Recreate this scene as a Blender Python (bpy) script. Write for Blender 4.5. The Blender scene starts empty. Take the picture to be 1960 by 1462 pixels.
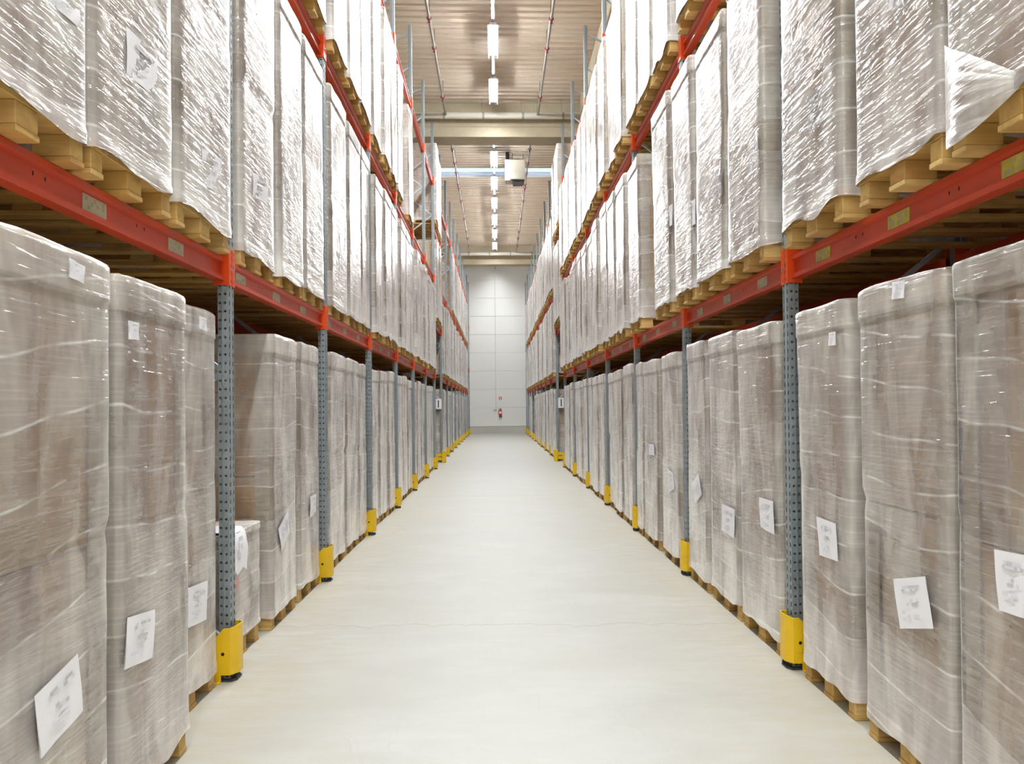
import bpy, math, random
from mathutils import Vector, Matrix, noise

sc = bpy.context.scene
COL = sc.collection
R = math.radians

# ---------------------------------------------------------------- layout
SP = 2.8                      # bay pitch
Y0 = 5.052                    # first upright the photo shows
XL, XR = -1.541, 1.732        # aisle faces of the uprights
LV = {1: 2.30, 2: 4.77, 3: 7.245}      # underside of the beams
BH = 0.135
TN = {1: 3.64, 2: 6.14}       # beams over the passage
CEIL = 9.95
WALL_Y = 50.45
def yk(k): return Y0 + SP * k
BLOCK1 = range(0, 7)
PASS = 7
BLOCK2 = range(8, 16)

# ---------------------------------------------------------------- mesh helper
class MB:
    def __init__(s): s.v = []; s.f = []; s.m = []; s.sm = []
    def add(s, vs, fs, mat=0, smooth=False):
        b = len(s.v); s.v += [tuple(p) for p in vs]
        for f in fs:
            s.f.append(tuple(b + i for i in f)); s.m.append(mat); s.sm.append(smooth)
    def box(s, x0, x1, y0, y1, z0, z1, mat=0, bev=0.0):
        if x0 > x1: x0, x1 = x1, x0
        if y0 > y1: y0, y1 = y1, y0
        if bev <= 0:
            v = [(x, y, z) for z in (z0, z1) for y in (y0, y1) for x in (x0, x1)]
            f = [(0, 2, 3, 1), (4, 5, 7, 6), (0, 1, 5, 4), (2, 6, 7, 3), (0, 4, 6, 2), (1, 3, 7, 5)]
            s.add(v, f, mat); return
        b = min(bev, (x1 - x0) * .45, (y1 - y0) * .45, (z1 - z0) * .45)
        v = []
        for (sx, X) in ((1, x0), (-1, x1)):
            for (sy, Y) in ((1, y0), (-1, y1)):
                for (sz, Z) in ((1, z0), (-1, z1)):
                    v += [(X, Y + sy * b, Z + sz * b), (X + sx * b, Y, Z + sz * b), (X + sx * b, Y + sy * b, Z)]
        def i(a, c, d, k): return (a * 4 + c * 2 + d) * 3 + k
        f = [(i(0,0,0,0), i(0,0,1,0), i(0,1,1,0), i(0,1,0,0)), (i(1,0,0,0), i(1,1,0,0), i(1,1,1,0), i(1,0,1,0)),
             (i(0,0,0,1), i(1,0,0,1), i(1,0,1,1), i(0,0,1,1)), (i(0,1,0,1), i(0,1,1,1), i(1,1,1,1), i(1,1,0,1)),
             (i(0,0,0,2), i(0,1,0,2), i(1,1,0,2), i(1,0,0,2)), (i(0,0,1,2), i(1,0,1,2), i(1,1,1,2), i(0,1,1,2))]
        for c in (0, 1):
            for d in (0, 1):
                f.append((i(0,c,d,1), i(1,c,d,1), i(1,c,d,2), i(0,c,d,2)) )
                f.append((i(c,0,d,0), i(c,1,d,0), i(c,1,d,2), i(c,0,d,2)))
                f.append((i(c,d,0,0), i(c,d,1,0), i(c,d,1,1), i(c,d,0,1)))
        for a in (0, 1):
            for c in (0, 1):
                for d in (0, 1):
                    f.append((i(a,c,d,0), i(a,c,d,1), i(a,c,d,2)))
        s.add(v, f, mat)
    def bar(s, p, q, w, h, mat=0, up=(0, 0, 1)):
        p = Vector(p); q = Vector(q); d = (q - p).normalized(); u = Vector(up)
        if abs(d.dot(u)) > .98: u = Vector((1, 0, 0))
        a = d.cross(u).normalized() * w / 2; b = d.cross(a).normalized() * h / 2
        v = [e + i * a + j * b for e in (p, q) for (i, j) in ((-1, -1), (1, -1), (1, 1), (-1, 1))]
        s.add(v, [(3, 2, 1, 0), (4, 5, 6, 7)] + [(k, (k + 1) % 4, 4 + (k + 1) % 4, 4 + k) for k in range(4)], mat)
    def tube(s, pts, r, n=10, mat=0, caps=True):
        pts = [Vector(p) for p in pts]; L = len(pts); v = []; f = []
        rr = r if isinstance(r, (list, tuple)) else [r] * L
        for i, p in enumerate(pts):
            d = (pts[min(i + 1, L - 1)] - pts[max(i - 1, 0)]).normalized()
            u = Vector((0, 0, 1)) if abs(d.z) < .95 else Vector((0, 1, 0))
            a = d.cross(u).normalized(); b = d.cross(a).normalized()
            for k in range(n):
                t = 2 * math.pi * k / n; v.append(p + (a * math.cos(t) + b * math.sin(t)) * rr[i])
        for i in range(L - 1):
            for k in range(n): f.append((i * n + k, i * n + (k + 1) % n, (i + 1) * n + (k + 1) % n, (i + 1) * n + k))
        s.add(v, f, mat, True)
        if caps: s.add(v[:n], [tuple(range(n))], mat); s.add(v[-n:], [tuple(range(n - 1, -1, -1))], mat)
    def prism(s, prof, axis, a0, a1, mat=0, caps=True):
        """prof: closed 2D outline; axis 'x','y','z' is the extrusion axis"""
        n = len(prof)
        def P(p, a):
            return (a, p[0], p[1]) if axis == 'x' else (p[0], a, p[1]) if axis == 'y' else (p[0], p[1], a)
        v = [P(p, a0) for p in prof] + [P(p, a1) for p in prof]
        f = [(k, (k + 1) % n, n + (k + 1) % n, n + k) for k in range(n)]
        if caps: f += [tuple(range(n - 1, -1, -1)), tuple(range(n, 2 * n))]
        s.add(v, f, mat)
    def mesh(s, name, mats, recalc=True):
        me = bpy.data.meshes.new(name)
        me.from_pydata(s.v, [], s.f)
        for m in (mats if isinstance(mats, (list, tuple)) else [mats]): me.materials.append(m)
        me.polygons.foreach_set('material_index', s.m)
        me.polygons.foreach_set('use_smooth', s.sm)
        if recalc:
            import bmesh
            bm = bmesh.new(); bm.from_mesh(me); bmesh.ops.recalc_face_normals(bm, faces=bm.faces); bm.to_mesh(me); bm.free()
        me.update()
        return me

def obj(name, me, parent=None, loc=(0, 0, 0), rz=0.0, scale=None):
    if isinstance(me, tuple): me = me[0].mesh(name, me[1])
    o = bpy.data.objects.new(name, me); COL.objects.link(o)
    o.location = loc
    if rz: o.rotation_euler.z = rz
    if scale: o.scale = scale
    if parent: o.parent = parent
    return o
def tag(o, label, cat, group=None):
    o['label'] = label; o['category'] = cat
    if group: o['group'] = group
    return o
def thing(name, label, cat, loc, rz=0.0, group=None):
    o = bpy.data.objects.new(name, None); COL.objects.link(o)
    o.empty_display_size = .1; o.location = loc; o.rotation_euler.z = rz
    return tag(o, label, cat, group)
def struct(name, mb, mat):
    o = obj(name, mb.mesh(name, mat)); o['kind'] = 'structure'; return o

# ---------------------------------------------------------------- materials
class NT:
    def __init__(s, name):
        s.m = bpy.data.materials.new(name); s.m.use_nodes = True
        s.t = s.m.node_tree; s.t.nodes.clear()
        s.out = s.n('ShaderNodeOutputMaterial')
    def n(s, typ, **kw):
        nd = s.t.nodes.new(typ)
        for k, v in kw.items(): setattr(nd, k, v)
        return nd
    def l(s, a, b): s.t.links.new(a, b)
    def val(s, sock, v):
        if hasattr(v, 'links') or isinstance(v, bpy.types.NodeSocket): s.l(v, sock)
        else: sock.default_value = v
    def math(s, op, a, b=0.0, c=0.0, clamp=False):
        nd = s.n('ShaderNodeMath', operation=op); nd.use_clamp = clamp
        for i, x in enumerate((a, b, c)): s.val(nd.inputs[i], x)
        return nd.outputs[0]
    def mix(s, f, a, b, typ='RGBA', blend='MIX'):
        nd = s.n('ShaderNodeMix', data_type=typ)
        if typ == 'RGBA':
            nd.blend_type = blend; s.val(nd.inputs[0], f); s.val(nd.inputs[6], a); s.val(nd.inputs[7], b); return nd.outputs[2]
        s.val(nd.inputs[0], f); s.val(nd.inputs[2], a); s.val(nd.inputs[3], b); return nd.outputs[0]
    def ramp(s, f, lo, hi, a=0.0, b=1.0, smooth=False):
        nd = s.n('ShaderNodeMapRange'); nd.clamp = True
        if smooth: nd.interpolation_type = 'SMOOTHSTEP'
        s.val(nd.inputs[0], f)
        for i, x in zip((1, 2, 3, 4), (lo, hi, a, b)): s.val(nd.inputs[i], x)
        return nd.outputs[0]
    def noise(s, vec, scale, detail=2.0, rough=.5, dist=0.0):
        nd = s.n('ShaderNodeTexNoise'); s.l(vec, nd.inputs['Vector'])
        nd.inputs['Scale'].default_value = scale; nd.inputs['Detail'].default_value = detail
        nd.inputs['Roughness'].default_value = rough; nd.inputs['Distortion'].default_value = dist
        return nd.outputs['Fac']
    def mapv(s, vec, scale=(1, 1, 1), loc=(0, 0, 0), rot=(0, 0, 0)):
        nd = s.n('ShaderNodeMapping'); s.l(vec, nd.inputs[0])
        nd.inputs[1].default_value = loc; nd.inputs[2].default_value = rot; nd.inputs[3].default_value = scale
        return nd.outputs[0]
    def xyz(s, vec):
        nd = s.n('ShaderNodeSeparateXYZ'); s.l(vec, nd.inputs[0]); return nd.outputs
    def comb(s, x, y, z):
        nd = s.n('ShaderNodeCombineXYZ')
        for i, v in enumerate((x, y, z)): s.val(nd.inputs[i], v)
        return nd.outputs[0]
    def rnd(s): return s.n('ShaderNodeObjectInfo').outputs['Random']
    def oco(s): return s.n('ShaderNodeTexCoord').outputs['Object']
    def pos(s): return s.n('ShaderNodeNewGeometry').outputs['Position']
    def vadd(s, a, b):
        nd = s.n('ShaderNodeVectorMath', operation='ADD'); s.val(nd.inputs[0], a); s.val(nd.inputs[1], b); return nd.outputs[0]
    def bump(s, h, strength, dist=.01):
        nd = s.n('ShaderNodeBump'); nd.inputs['Strength'].default_value = strength; nd.inputs['Distance'].default_value = dist
        s.l(h, nd.inputs['Height']); return nd.outputs[0]
    def bsdf(s, color, rough=.5, metal=0.0, normal=None, coat=0.0, spec=None):
        b = s.n('ShaderNodeBsdfPrincipled')
        s.val(b.inputs['Base Color'], color if not isinstance(color, tuple) else (*color, 1)); s.val(b.inputs['Roughness'], rough)
        s.val(b.inputs['Metallic'], metal)
        if normal is not None: s.l(normal, b.inputs['Normal'])
        if coat: b.inputs['Coat Weight'].default_value = coat
        if spec is not None: b.inputs['Specular IOR Level'].default_value = spec
        return b.outputs[0]
    def done(s, sh): s.l(sh, s.out.inputs[0]); return s.m

def simple(name, color, rough=.5, metal=0.0, var=.06, scale=6.0):
    t = NT(name); o = t.oco()
    n = t.noise(o, scale, 3)
    c = t.mix(t.ramp(n, .3, .7), tuple(x * (1 - var) for x in color) + (1,), tuple(min(1, x * (1 + var)) for x in color) + (1,))
    return t.done(t.bsdf(c, rough, metal))

def mk_floor():
    t = NT('polished_concrete'); p = t.pos(); X, Y, Z = t.xyz(p)
    big = t.noise(p, .55, 4, .6); mid = t.noise(t.mapv(p, (.7, 1.3, 1)), 1.3, 5, .62, .4)
    fine = t.noise(t.mapv(p, (1.0, 2.6, 1)), 3.6, 6, .68)
    c = t.mix(t.ramp(mid, .35, .68), (.43, .43, .40, 1), (.505, .505, .485, 1))
    c = t.mix(t.ramp(fine, .42, .75, 0, .30), c, (.43, .425, .37, 1))
    c = t.mix(t.ramp(big, .50, .74, 0, .50), c, (.47, .445, .365, 1))
    # rubbed dirt along the feet of the racks
    e = t.ramp(t.math('ABSOLUTE', t.math('SUBTRACT', X, .09)), .45, 1.7, 0, 1, True)
    c = t.mix(t.math('MULTIPLY', t.math('MULTIPLY', e, t.ramp(fine, .25, .62)), .72), c, (.42, .37, .27, 1))
    # tyre and fork scratches
    for (rot, sc_, loc, w) in ((.10, 1.0, 0, .035), (-.16, 1.3, 7, .03), (.5, .8, 3, .022), (1.3, .7, 9, .02), (.03, 3.2, 4, .05), (-.06, 2.6, 12, .05), (.16, 2.2, 17, .04)):
        v = t.mapv(p, (sc_, sc_ * .09, 1), (loc, loc * 2, 0), (0, 0, rot))
        nn = t.noise(v, 3.0, 2, .4, .2)
        ln = t.math('ABSOLUTE', t.math('SUBTRACT', nn, .52))
        gate = t.ramp(t.noise(t.mapv(p, (1, 1, 1), (loc * 5, 2, 0)), .9, 2), .54, .66)
        c = t.mix(t.math('MULTIPLY', t.math('MULTIPLY', t.ramp(ln, .0, w * .11, 1, 0), gate), .5), c, (.42, .40, .34, 1))
    # shrinkage crack running across the slab
    wob = t.math('MULTIPLY', t.math('SUBTRACT', t.noise(t.mapv(p, (1, 0, 0)), 2.6, 6, .62), .5), .55)
    for (yc, sl, w) in ((6.15, .05, .0045), (15.1, -.03, .008)):
        d = t.math('ABSOLUTE', t.math('SUBTRACT', t.math('ADD', t.math('ADD', Y, wob), t.math('MULTIPLY', X, sl)), yc))
        c = t.mix(t.ramp(d, w, w * 2.4, .8, 0), c, (.33, .31, .26, 1))
    ro = t.ramp(mid, .3, .7, .46, .60)
    b = t.bump(fine, .05, .004)
    return t.done(t.bsdf(c, ro, 0, b, spec=.32))

def mk_film():
    t = NT('stretch_film'); o = t.oco(); r = t.rnd()
    off = t.comb(t.math('MULTIPLY', r, 37.0), t.math('MULTIPLY', r, 91.0), t.math('MULTIPLY', r, 53.0))
    x, y, z = t.xyz(o)
    u = t.math('SUBTRACT', y, x)
    p = t.vadd(o, off)
    q = t.vadd(t.comb(u, 0.0, z), off)                               # unrolled around the load
    warp = t.math('MULTIPLY', t.math('SUBTRACT', t.noise(q, 1.3, 1), .5), .16)
    tilt = t.math('MULTIPLY', t.math('SUBTRACT', t.math('FRACT', t.math('MULTIPLY', r, 7.31)), .5), .28)
    s = t.math('ADD', t.math('ADD', z, warp), t.math('ADD', t.math('MULTIPLY', u, tilt), t.math('MULTIPLY', r, 5)))
    lay = t.math('DIVIDE', s, .215)
    fr = t.math('FRACT', lay); fl = t.math('FLOOR', lay)
    wn = t.n('ShaderNodeTexWhiteNoise', noise_dimensions='1D'); t.l(fl, wn.inputs['W'])
    band = wn.outputs['Value']
    patch = t.ramp(t.noise(t.mapv(q, (1, 1, .5)), 5.0, 2), .40, .60)
    edge = t.math('MULTIPLY', t.ramp(t.math('ABSOLUTE', t.math('SUBTRACT', fr, .5)), .462, .50, 0, 1), patch)
    strk = t.noise(t.mapv(q, (1.6, 1, 80.0)), 1.0, 2, .6)            # fine pulled lines
    crk = t.noise(t.mapv(q, (4.5, 1, 24.0), (0, 0, 0), (0, R(20), 0)), 1.0, 2, .55, .5)
    mot = t.noise(t.mapv(q, (4.2, 1, 1.5)), 1.0, 3, .6, .4)
    foot = t.ramp(z, .0, .45, .24, 0)                                # several turns at the foot
    head = t.ramp(z, 1.78, 1.83, 0, .08)                             # and at the top
    lw = t.n('ShaderNodeLayerWeight'); lw.inputs[0].default_value = .5
    op = t.math('ADD', t.math('MULTIPLY', band, .18), t.ramp(mot, .34, .66, .05, .33))
    op = t.math('ADD', op, t.math('MULTIPLY', t.math('SUBTRACT', t.math('FRACT', t.math('MULTIPLY', r, 17.3)), .5), .15))
    op = t.math('ADD', op, t.math('MULTIPLY', edge, .40))
    op = t.math('ADD', op, t.math('ADD', foot, t.math('ADD', head, t.math('MULTIPLY', t.n('ShaderNodeObjectInfo').outputs['Object Index'], .01))))
    op = t.math('ADD', op, t.math('MULTIPLY', t.ramp(lw.outputs['Facing'], .62, .92, 0, .70), t.ramp(mot, .30, .55, .50, 1)))
    op = t.math('ADD', op, t.ramp(strk, .5, .8, 0, .14), 0, True)
    op = t.math('MINIMUM', op, .985)
    col = t.mix(t.ramp(mot, .35, .62), (.84, .775, .775, 1), (.955, .925, .88, 1))  # lavender film tint, with the shading of folds put into the colour
    col = t.mix(edge, col, (.95, .945, .935, 1))
    h = t.math('ADD', t.math('MULTIPLY', strk, .5), t.math('MULTIPLY', crk, .85))
    big = t.noise(t.mapv(q, (3.4, 1, 15.0), (3, 0, 1), (0, R(-20), 0)), 1.0, 2, .6, .7)
    nb = t.bump(t.math('ADD', h, t.math('MULTIPLY', big, 1.25)), 1.0, .012)   # sheen of the wrinkles
    sb = t.n('ShaderNodeBsdfPrincipled'); t.l(col, sb.inputs['Base Color']); sb.inputs['Roughness'].default_value = .4
    sb.inputs['Specular IOR Level'].default_value = .3
    sb.inputs['Coat Weight'].default_value = .75; sb.inputs['Coat Roughness'].default_value = .13; sb.inputs['Coat IOR'].default_value = 1.55
    t.l(nb, sb.inputs['Coat Normal']); sh = sb.outputs[0]
    tr = t.n('ShaderNodeBsdfTransparent')
    gl = t.n('ShaderNodeBsdfGlossy'); gl.inputs['Roughness'].default_value = .16; t.l(nb, gl.inputs['Normal'])
    gl.inputs['Color'].default_value = (.95, .95, .95, 1)
    fz = t.n('ShaderNodeFresnel'); fz.inputs[0].default_value = 1.4; t.l(nb, fz.inputs['Normal'])
    thin = t.n('ShaderNodeMixShader'); t.l(fz.outputs[0], thin.inputs[0]); t.l(tr.outputs[0], thin.inputs[1]); t.l(gl.outputs[0], thin.inputs[2])
    mx = t.n('ShaderNodeMixShader'); t.l(op, mx.inputs[0]); t.l(thin.outputs[0], mx.inputs[1]); t.l(sh, mx.inputs[2])
    return t.done(mx.outputs[0])

def mk_card():
    t = NT('cardboard'); o = t.oco(); g = t.n('ShaderNodeNewGeometry')
    r = t.math('FRACT', t.math('ADD', t.math('MULTIPLY', g.outputs['Random Per Island'], 3.7), t.math('MULTIPLY', t.rnd(), 11.3)))
    c = t.mix(r, (.80, .48, .19, 1), (.90, .68, .40, 1))
    c = t.mix(t.ramp(t.math('FRACT', t.math('MULTIPLY', r, 5.1)), .55, .95, 0, .8), c, (.66, .50, .43, 1))
    rib = t.noise(t.mapv(o, (30, 30, .6)), 1.0, 2)
    c = t.mix(t.ramp(rib, .35, .7, 0, .25), c, (.50, .35, .22, 1))
    c = t.mix(t.ramp(t.noise(o, 1.7, 3), .5, .7, 0, .35), c, (.80, .66, .50, 1))
    return t.done(t.bsdf(c, .7, spec=.3))
def mk_board():
    t = NT('corner_board_card'); o = t.oco()
    rib = t.noise(t.mapv(o, (1, 1, 85)), 1.0, 2)
    c = t.mix(t.ramp(rib, .35, .7), (.68, .57, .42, 1), (.78, .68, .53, 1))
    return t.done(t.bsdf(c, .6, 0, t.bump(rib, .2, .004), spec=.35))
def mk_wood():
    t = NT('pallet_wood'); o = t.oco(); g = t.n('ShaderNodeNewGeometry'); r = t.rnd()
    i = t.math('FRACT', t.math('ADD', g.outputs['Random Per Island'], t.math('MULTIPLY', r, 7.7)))
    off = t.comb(t.math('MULTIPLY', i, 50), t.math('MULTIPLY', r, 30), i)
    gr = t.noise(t.mapv(t.vadd(o, off), (2.5, 14, 22)), 1.0, 4, .6, .6)
    c = t.mix(i, (.57, .345, .095, 1), (.71, .49, .185, 1))
    c = t.mix(t.ramp(t.math('FRACT', t.math('MULTIPLY', i, 9.3)), .72, .95, 0, .75), c, (.52, .27, .085, 1))
    c = t.mix(t.ramp(gr, .42, .72, 0, .6), c, (.36, .20, .07, 1))
    return t.done(t.bsdf(c, .68, 0, t.bump(gr, .25, .004), spec=.3))
def mk_galv(name, col, metal=.55, rough=.42):
    t = NT(name); o = t.pos()
    n = t.noise(t.mapv(o, (9, 9, 2.2)), 2.0, 4, .6)
    c = t.mix(t.ramp(n, .3, .7), tuple(x * .86 for x in col) + (1,), tuple(min(1, x * 1.1) for x in col) + (1,))
    return t.done(t.bsdf(c, t.ramp(n, .3, .7, rough - .06, rough + .08), metal))
def mk_paint(name, col, wear=(.25, .08, .05), rough=.36, amt=.5):
    t = NT(name); o = t.pos()
    n = t.noise(o, 3.0, 5, .6); s = t.noise(t.mapv(o, (1, 1.6, 14)), 5.0, 3)
    c = t.mix(t.ramp(n, .3, .7), tuple(x * .9 for x in col) + (1,), tuple(min(1, x * 1.06) for x in col) + (1,))
    c = t.mix(t.math('MULTIPLY', t.ramp(s, .66, .74), amt), c, wear + (1,))
    return t.done(t.bsdf(c, rough, 0, spec=.5))
def mk_concrete(name, a, b):
    t = NT(name); p = t.pos()
    n = t.noise(p, 1.3, 6, .65); f = t.noise(p, 14, 4, .6)
    c = t.mix(t.ramp(n, .3, .7), a + (1,), b + (1,))
    c = t.mix(t.ramp(f, .55, .8, 0, .4), c, tuple(x * .7 for x in a) + (1,))
    return t.done(t.bsdf(c, .75, 0, t.bump(f, .2, .01), spec=.3))
def emit(name, col, st):
    t = NT(name); e = t.n('ShaderNodeEmission'); e.inputs[0].default_value = col + (1,); e.inputs[1].default_value = st
    return t.done(e.outputs[0])

LAMP = 220.0
M = dict(
    floor=mk_floor(), film=mk_film(), card=mk_card(), board=mk_board(), wood=mk_wood(),
    galv=mk_galv('galvanised_steel', (.295, .335, .355), .35), brace=mk_galv('brace_steel', (.50, .56, .63)),
    dark=simple('dark_steel', (.06, .06, .065), .5, .3), hole=simple('painted_hole_black', (.012, .012, .012), .9),  # hole: flat black faces, the dark inside of holes put into colour
    red=mk_paint('orange_red_paint', (.55, .052, .017), amt=.25), conn=mk_paint('orange_red_paint_lit', (.74, .075, .008), amt=.2),  # same paint twice; the sheen and shade difference is put into the colours
    yellow=mk_paint('yellow_paint', (.82, .52, .008), (.16, .12, .05), .38, .35),
    paper=simple('white_paper', (.90, .89, .93), .75, 0, .02), ink=simple('grey_print', (.60, .575, .60), .8, 0, .1),
    ink2=simple('pale_grey_print', (.76, .75, .79), .8, 0, .08), pinkink=simple('red_print', (.66, .30, .28), .8),
    plate=simple('silver_plate', (.50, .46, .31), .4, .1, .1), yplate=simple('olive_plate', (.52, .44, .07), .5, 0, .15, 30),
    plate2=simple('plate_print', (.38, .35, .22), .5, 0, .1),
    sheet=simple('beige_sheet', (.67, .57, .455), .42, 0, .03, 1.5), conc=mk_concrete('beam_concrete', (.45, .39, .28), (.58, .52, .385)),
    wall=simple('white_panel', (.82, .82, .79), .34, 0, .015, .6), plinth=mk_concrete('plinth_concrete', (.50, .49, .44), (.60, .59, .53)),
    sidewall=mk_concrete('side_concrete', (.42, .40, .36), (.50, .48, .43)),
    pipe=mk_galv('sprinkler_steel', (.36, .35, .31), .4, .45), wpipe=simple('white_pipe', (.66, .63, .56), .28, 0, .03),
    clamp=simple('dark_red_clamp', (.26, .03, .035), .45), heater=simple('cream_casing', (.50, .47, .39), .45, 0, .02),
    lamp=emit('lamp_diffuser', (.95, .985, 1.0), LAMP), housing=simple('lamp_housing', (.75, .75, .73), .4),
    ered=simple('extinguisher_red', (.68, .02, .03), .3), sred=simple('sign_red', (.75, .04, .06), .5), white=simple('sign_white', (.85, .85, .87), .5),
    black=simple('sign_black', (.02, .02, .025), .6), chrome=mk_galv('bolt_steel', (.7, .7, .72), .9, .25),
)
def mk_skypane():
    t = NT('skylight_sheet'); a = t.n('ShaderNodeBsdfTransparent'); b = t.n('ShaderNodeBsdfTranslucent')
    a.inputs[0].default_value = (.92, .95, 1, 1); b.inputs[0].default_value = (.85, .9, 1, 1)
    m = t.n('ShaderNodeMixShader'); m.inputs[0].default_value = .35
    t.l(a.outputs[0], m.inputs[1]); t.l(b.outputs[0], m.inputs[2]); return t.done(m.outputs[0])
M['skypane'] = mk_skypane()

# ---------------------------------------------------------------- the setting
WXL, WXR = -2.98, 3.16
YB = -5.6; YC = 1.95; WC = 7.0          # unseen cross aisle added at the near end of the racks, for its side light
m = MB(); m.box(WXL - .2, WXR + .2, YC, WALL_Y + .4, -.2, 0); m.box(-WC - .2, WC + .2, YB - .2, YC, -.2, 0); struct('floor', m, M['floor'])

SKY0, SKY1 = 29.95, 31.2
def ribs(y0, y1, xa=WXL - .1, xb=WXR + .1):
    """trapezoidal roof sheet, ribs across the aisle"""
    mb = MB(); pit = .28; n = max(1, round((y1 - y0) / pit)); pit = (y1 - y0) / n
    prof = []
    for i in range(n):
        a = y0 + i * pit
        prof += [(a, CEIL), (a + pit * .52, CEIL), (a + pit * .64, CEIL + .06), (a + pit * .88, CEIL + .06)]
    prof.append((y1, CEIL))
    v = []; f = []
    for (y, z) in prof: v += [(xa, y, z), (xb, y, z)]
    for i in range(len(prof) - 1): f.append((2 * i, 2 * i + 1, 2 * i + 3, 2 * i + 2))
    mb.add(v, f); top = CEIL + .14
    mb.box(xa, xb, y0, y1, top - .05, top)
    return mb
m = ribs(YB, YC, -WC - .1, WC + .1); struct('ceiling', m, M['sheet'])
m = ribs(YC, SKY0); struct('ceiling', m, M['sheet'])
m = ribs(SKY1, WALL_Y); struct('ceiling', m, M['sheet'])
# roof light
m = MB()
for y in (SKY0, SKY1 - .04): m.box(WXL - .1, WXR + .1, y, y + .04, CEIL - .015, CEIL + .16)
m.box(WXL - .1, WXR + .1, SKY0 + .78, SKY0 + .81, CEIL + .0, CEIL + .06)
w1 = struct('window_1', m, M['wpipe'])
m = MB(); m.box(WXL - .1, WXR + .1, SKY0 + .04, SKY1 - .04, CEIL + .06, CEIL + .075); obj('pane', (m, M['skypane']), w1)

# far wall: stacked sandwich panels on a concrete plinth
m = MB(); z = .455
while z < 10.3:
    z1 = min(z + 1.075, 10.35); m.box(WXL - .2, WXR + .2, WALL_Y, WALL_Y + .15, z, z1 - .012, 0, .006); z = z1
m.box(WXL - .2, WXR + .2, WALL_Y + .02, WALL_Y + .15, .4, 10.3)
m.box(WXL - .2, WXR + .2, WALL_Y - .035, WALL_Y + .02, .435, .465)
struct('wall_back', m, M['wall'])
m = MB(); m.box(WXL - .2, WXR + .2, WALL_Y - .02, WALL_Y + .2, 0, .435); struct('baseboard_back', m, M['plinth'])
m = MB(); m.box(WXL - .2, WXL, YC, WALL_Y, 0, 10.2); m.box(-WC - .2, WXL - .2, YC, YC + .2, 0, 10.2); m.box(-WC - .2, -WC, YB, YC, 0, 10.2); struct('wall_left', m, M['sidewall'])  # wall added close behind the rack, keeps light out of the gaps
m = MB(); m.box(WXR, WXR + .2, YC, WALL_Y, 0, 10.2); m.box(WXR + .2, WC + .2, YC, YC + .2, 0, 10.2); m.box(WC, WC + .2, YB, YC, 0, 10.2); struct('wall_right', m, M['sidewall'])  # matching added wall, shuts out light behind the right rack
m = MB(); m.box(-WC - .2, WC + .2, YB - .2, YB, 0, 10.2); struct('wall_front', m, M['wall'])
def roof_beam(name, y):
    mb = MB()
    prof = [(y + .08, CEIL + .02), (y + .08, 9.30), (y, 9.25), (y, 8.985), (y + .75, 8.985), (y + .75, 9.25), (y + .67, 9.30), (y + .67, CEIL + .02)]
    mb.prism(prof, 'x', WXL, WXR); struct(name, mb, M['conc'])
BEAMS = (-90.0, 23.5, 44.55)
for i, y in enumerate(BEAMS[1:]): roof_beam('trim_%d' % (i + 1), y)
for i, (a, b) in enumerate(((YC, BEAMS[1] + .08), (BEAMS[1] + .67, BEAMS[2] + .08))):
    m = MB(); m.box(2.36, 2.72, a, b, 9.0, CEIL + .01); struct('trim_%d' % (4 + i), m, M['conc'])

# ---------------------------------------------------------------- words
ORD = ['nearest', 'second', 'third', 'fourth', 'fifth', 'sixth', 'seventh', 'eighth', 'ninth']
def bay_words(i):
    if i <= 6: return '%s bay' % ORD[i] if i else 'nearest bay'
    return '%s bay past passage' % (['first'] + ORD[1:])[i - 8]
SIDE = {-1: 'left', 1: 'right'}
LEVEL = {0: 'floor', 1: 'lower beam', 2: 'upper beam'}

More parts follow.
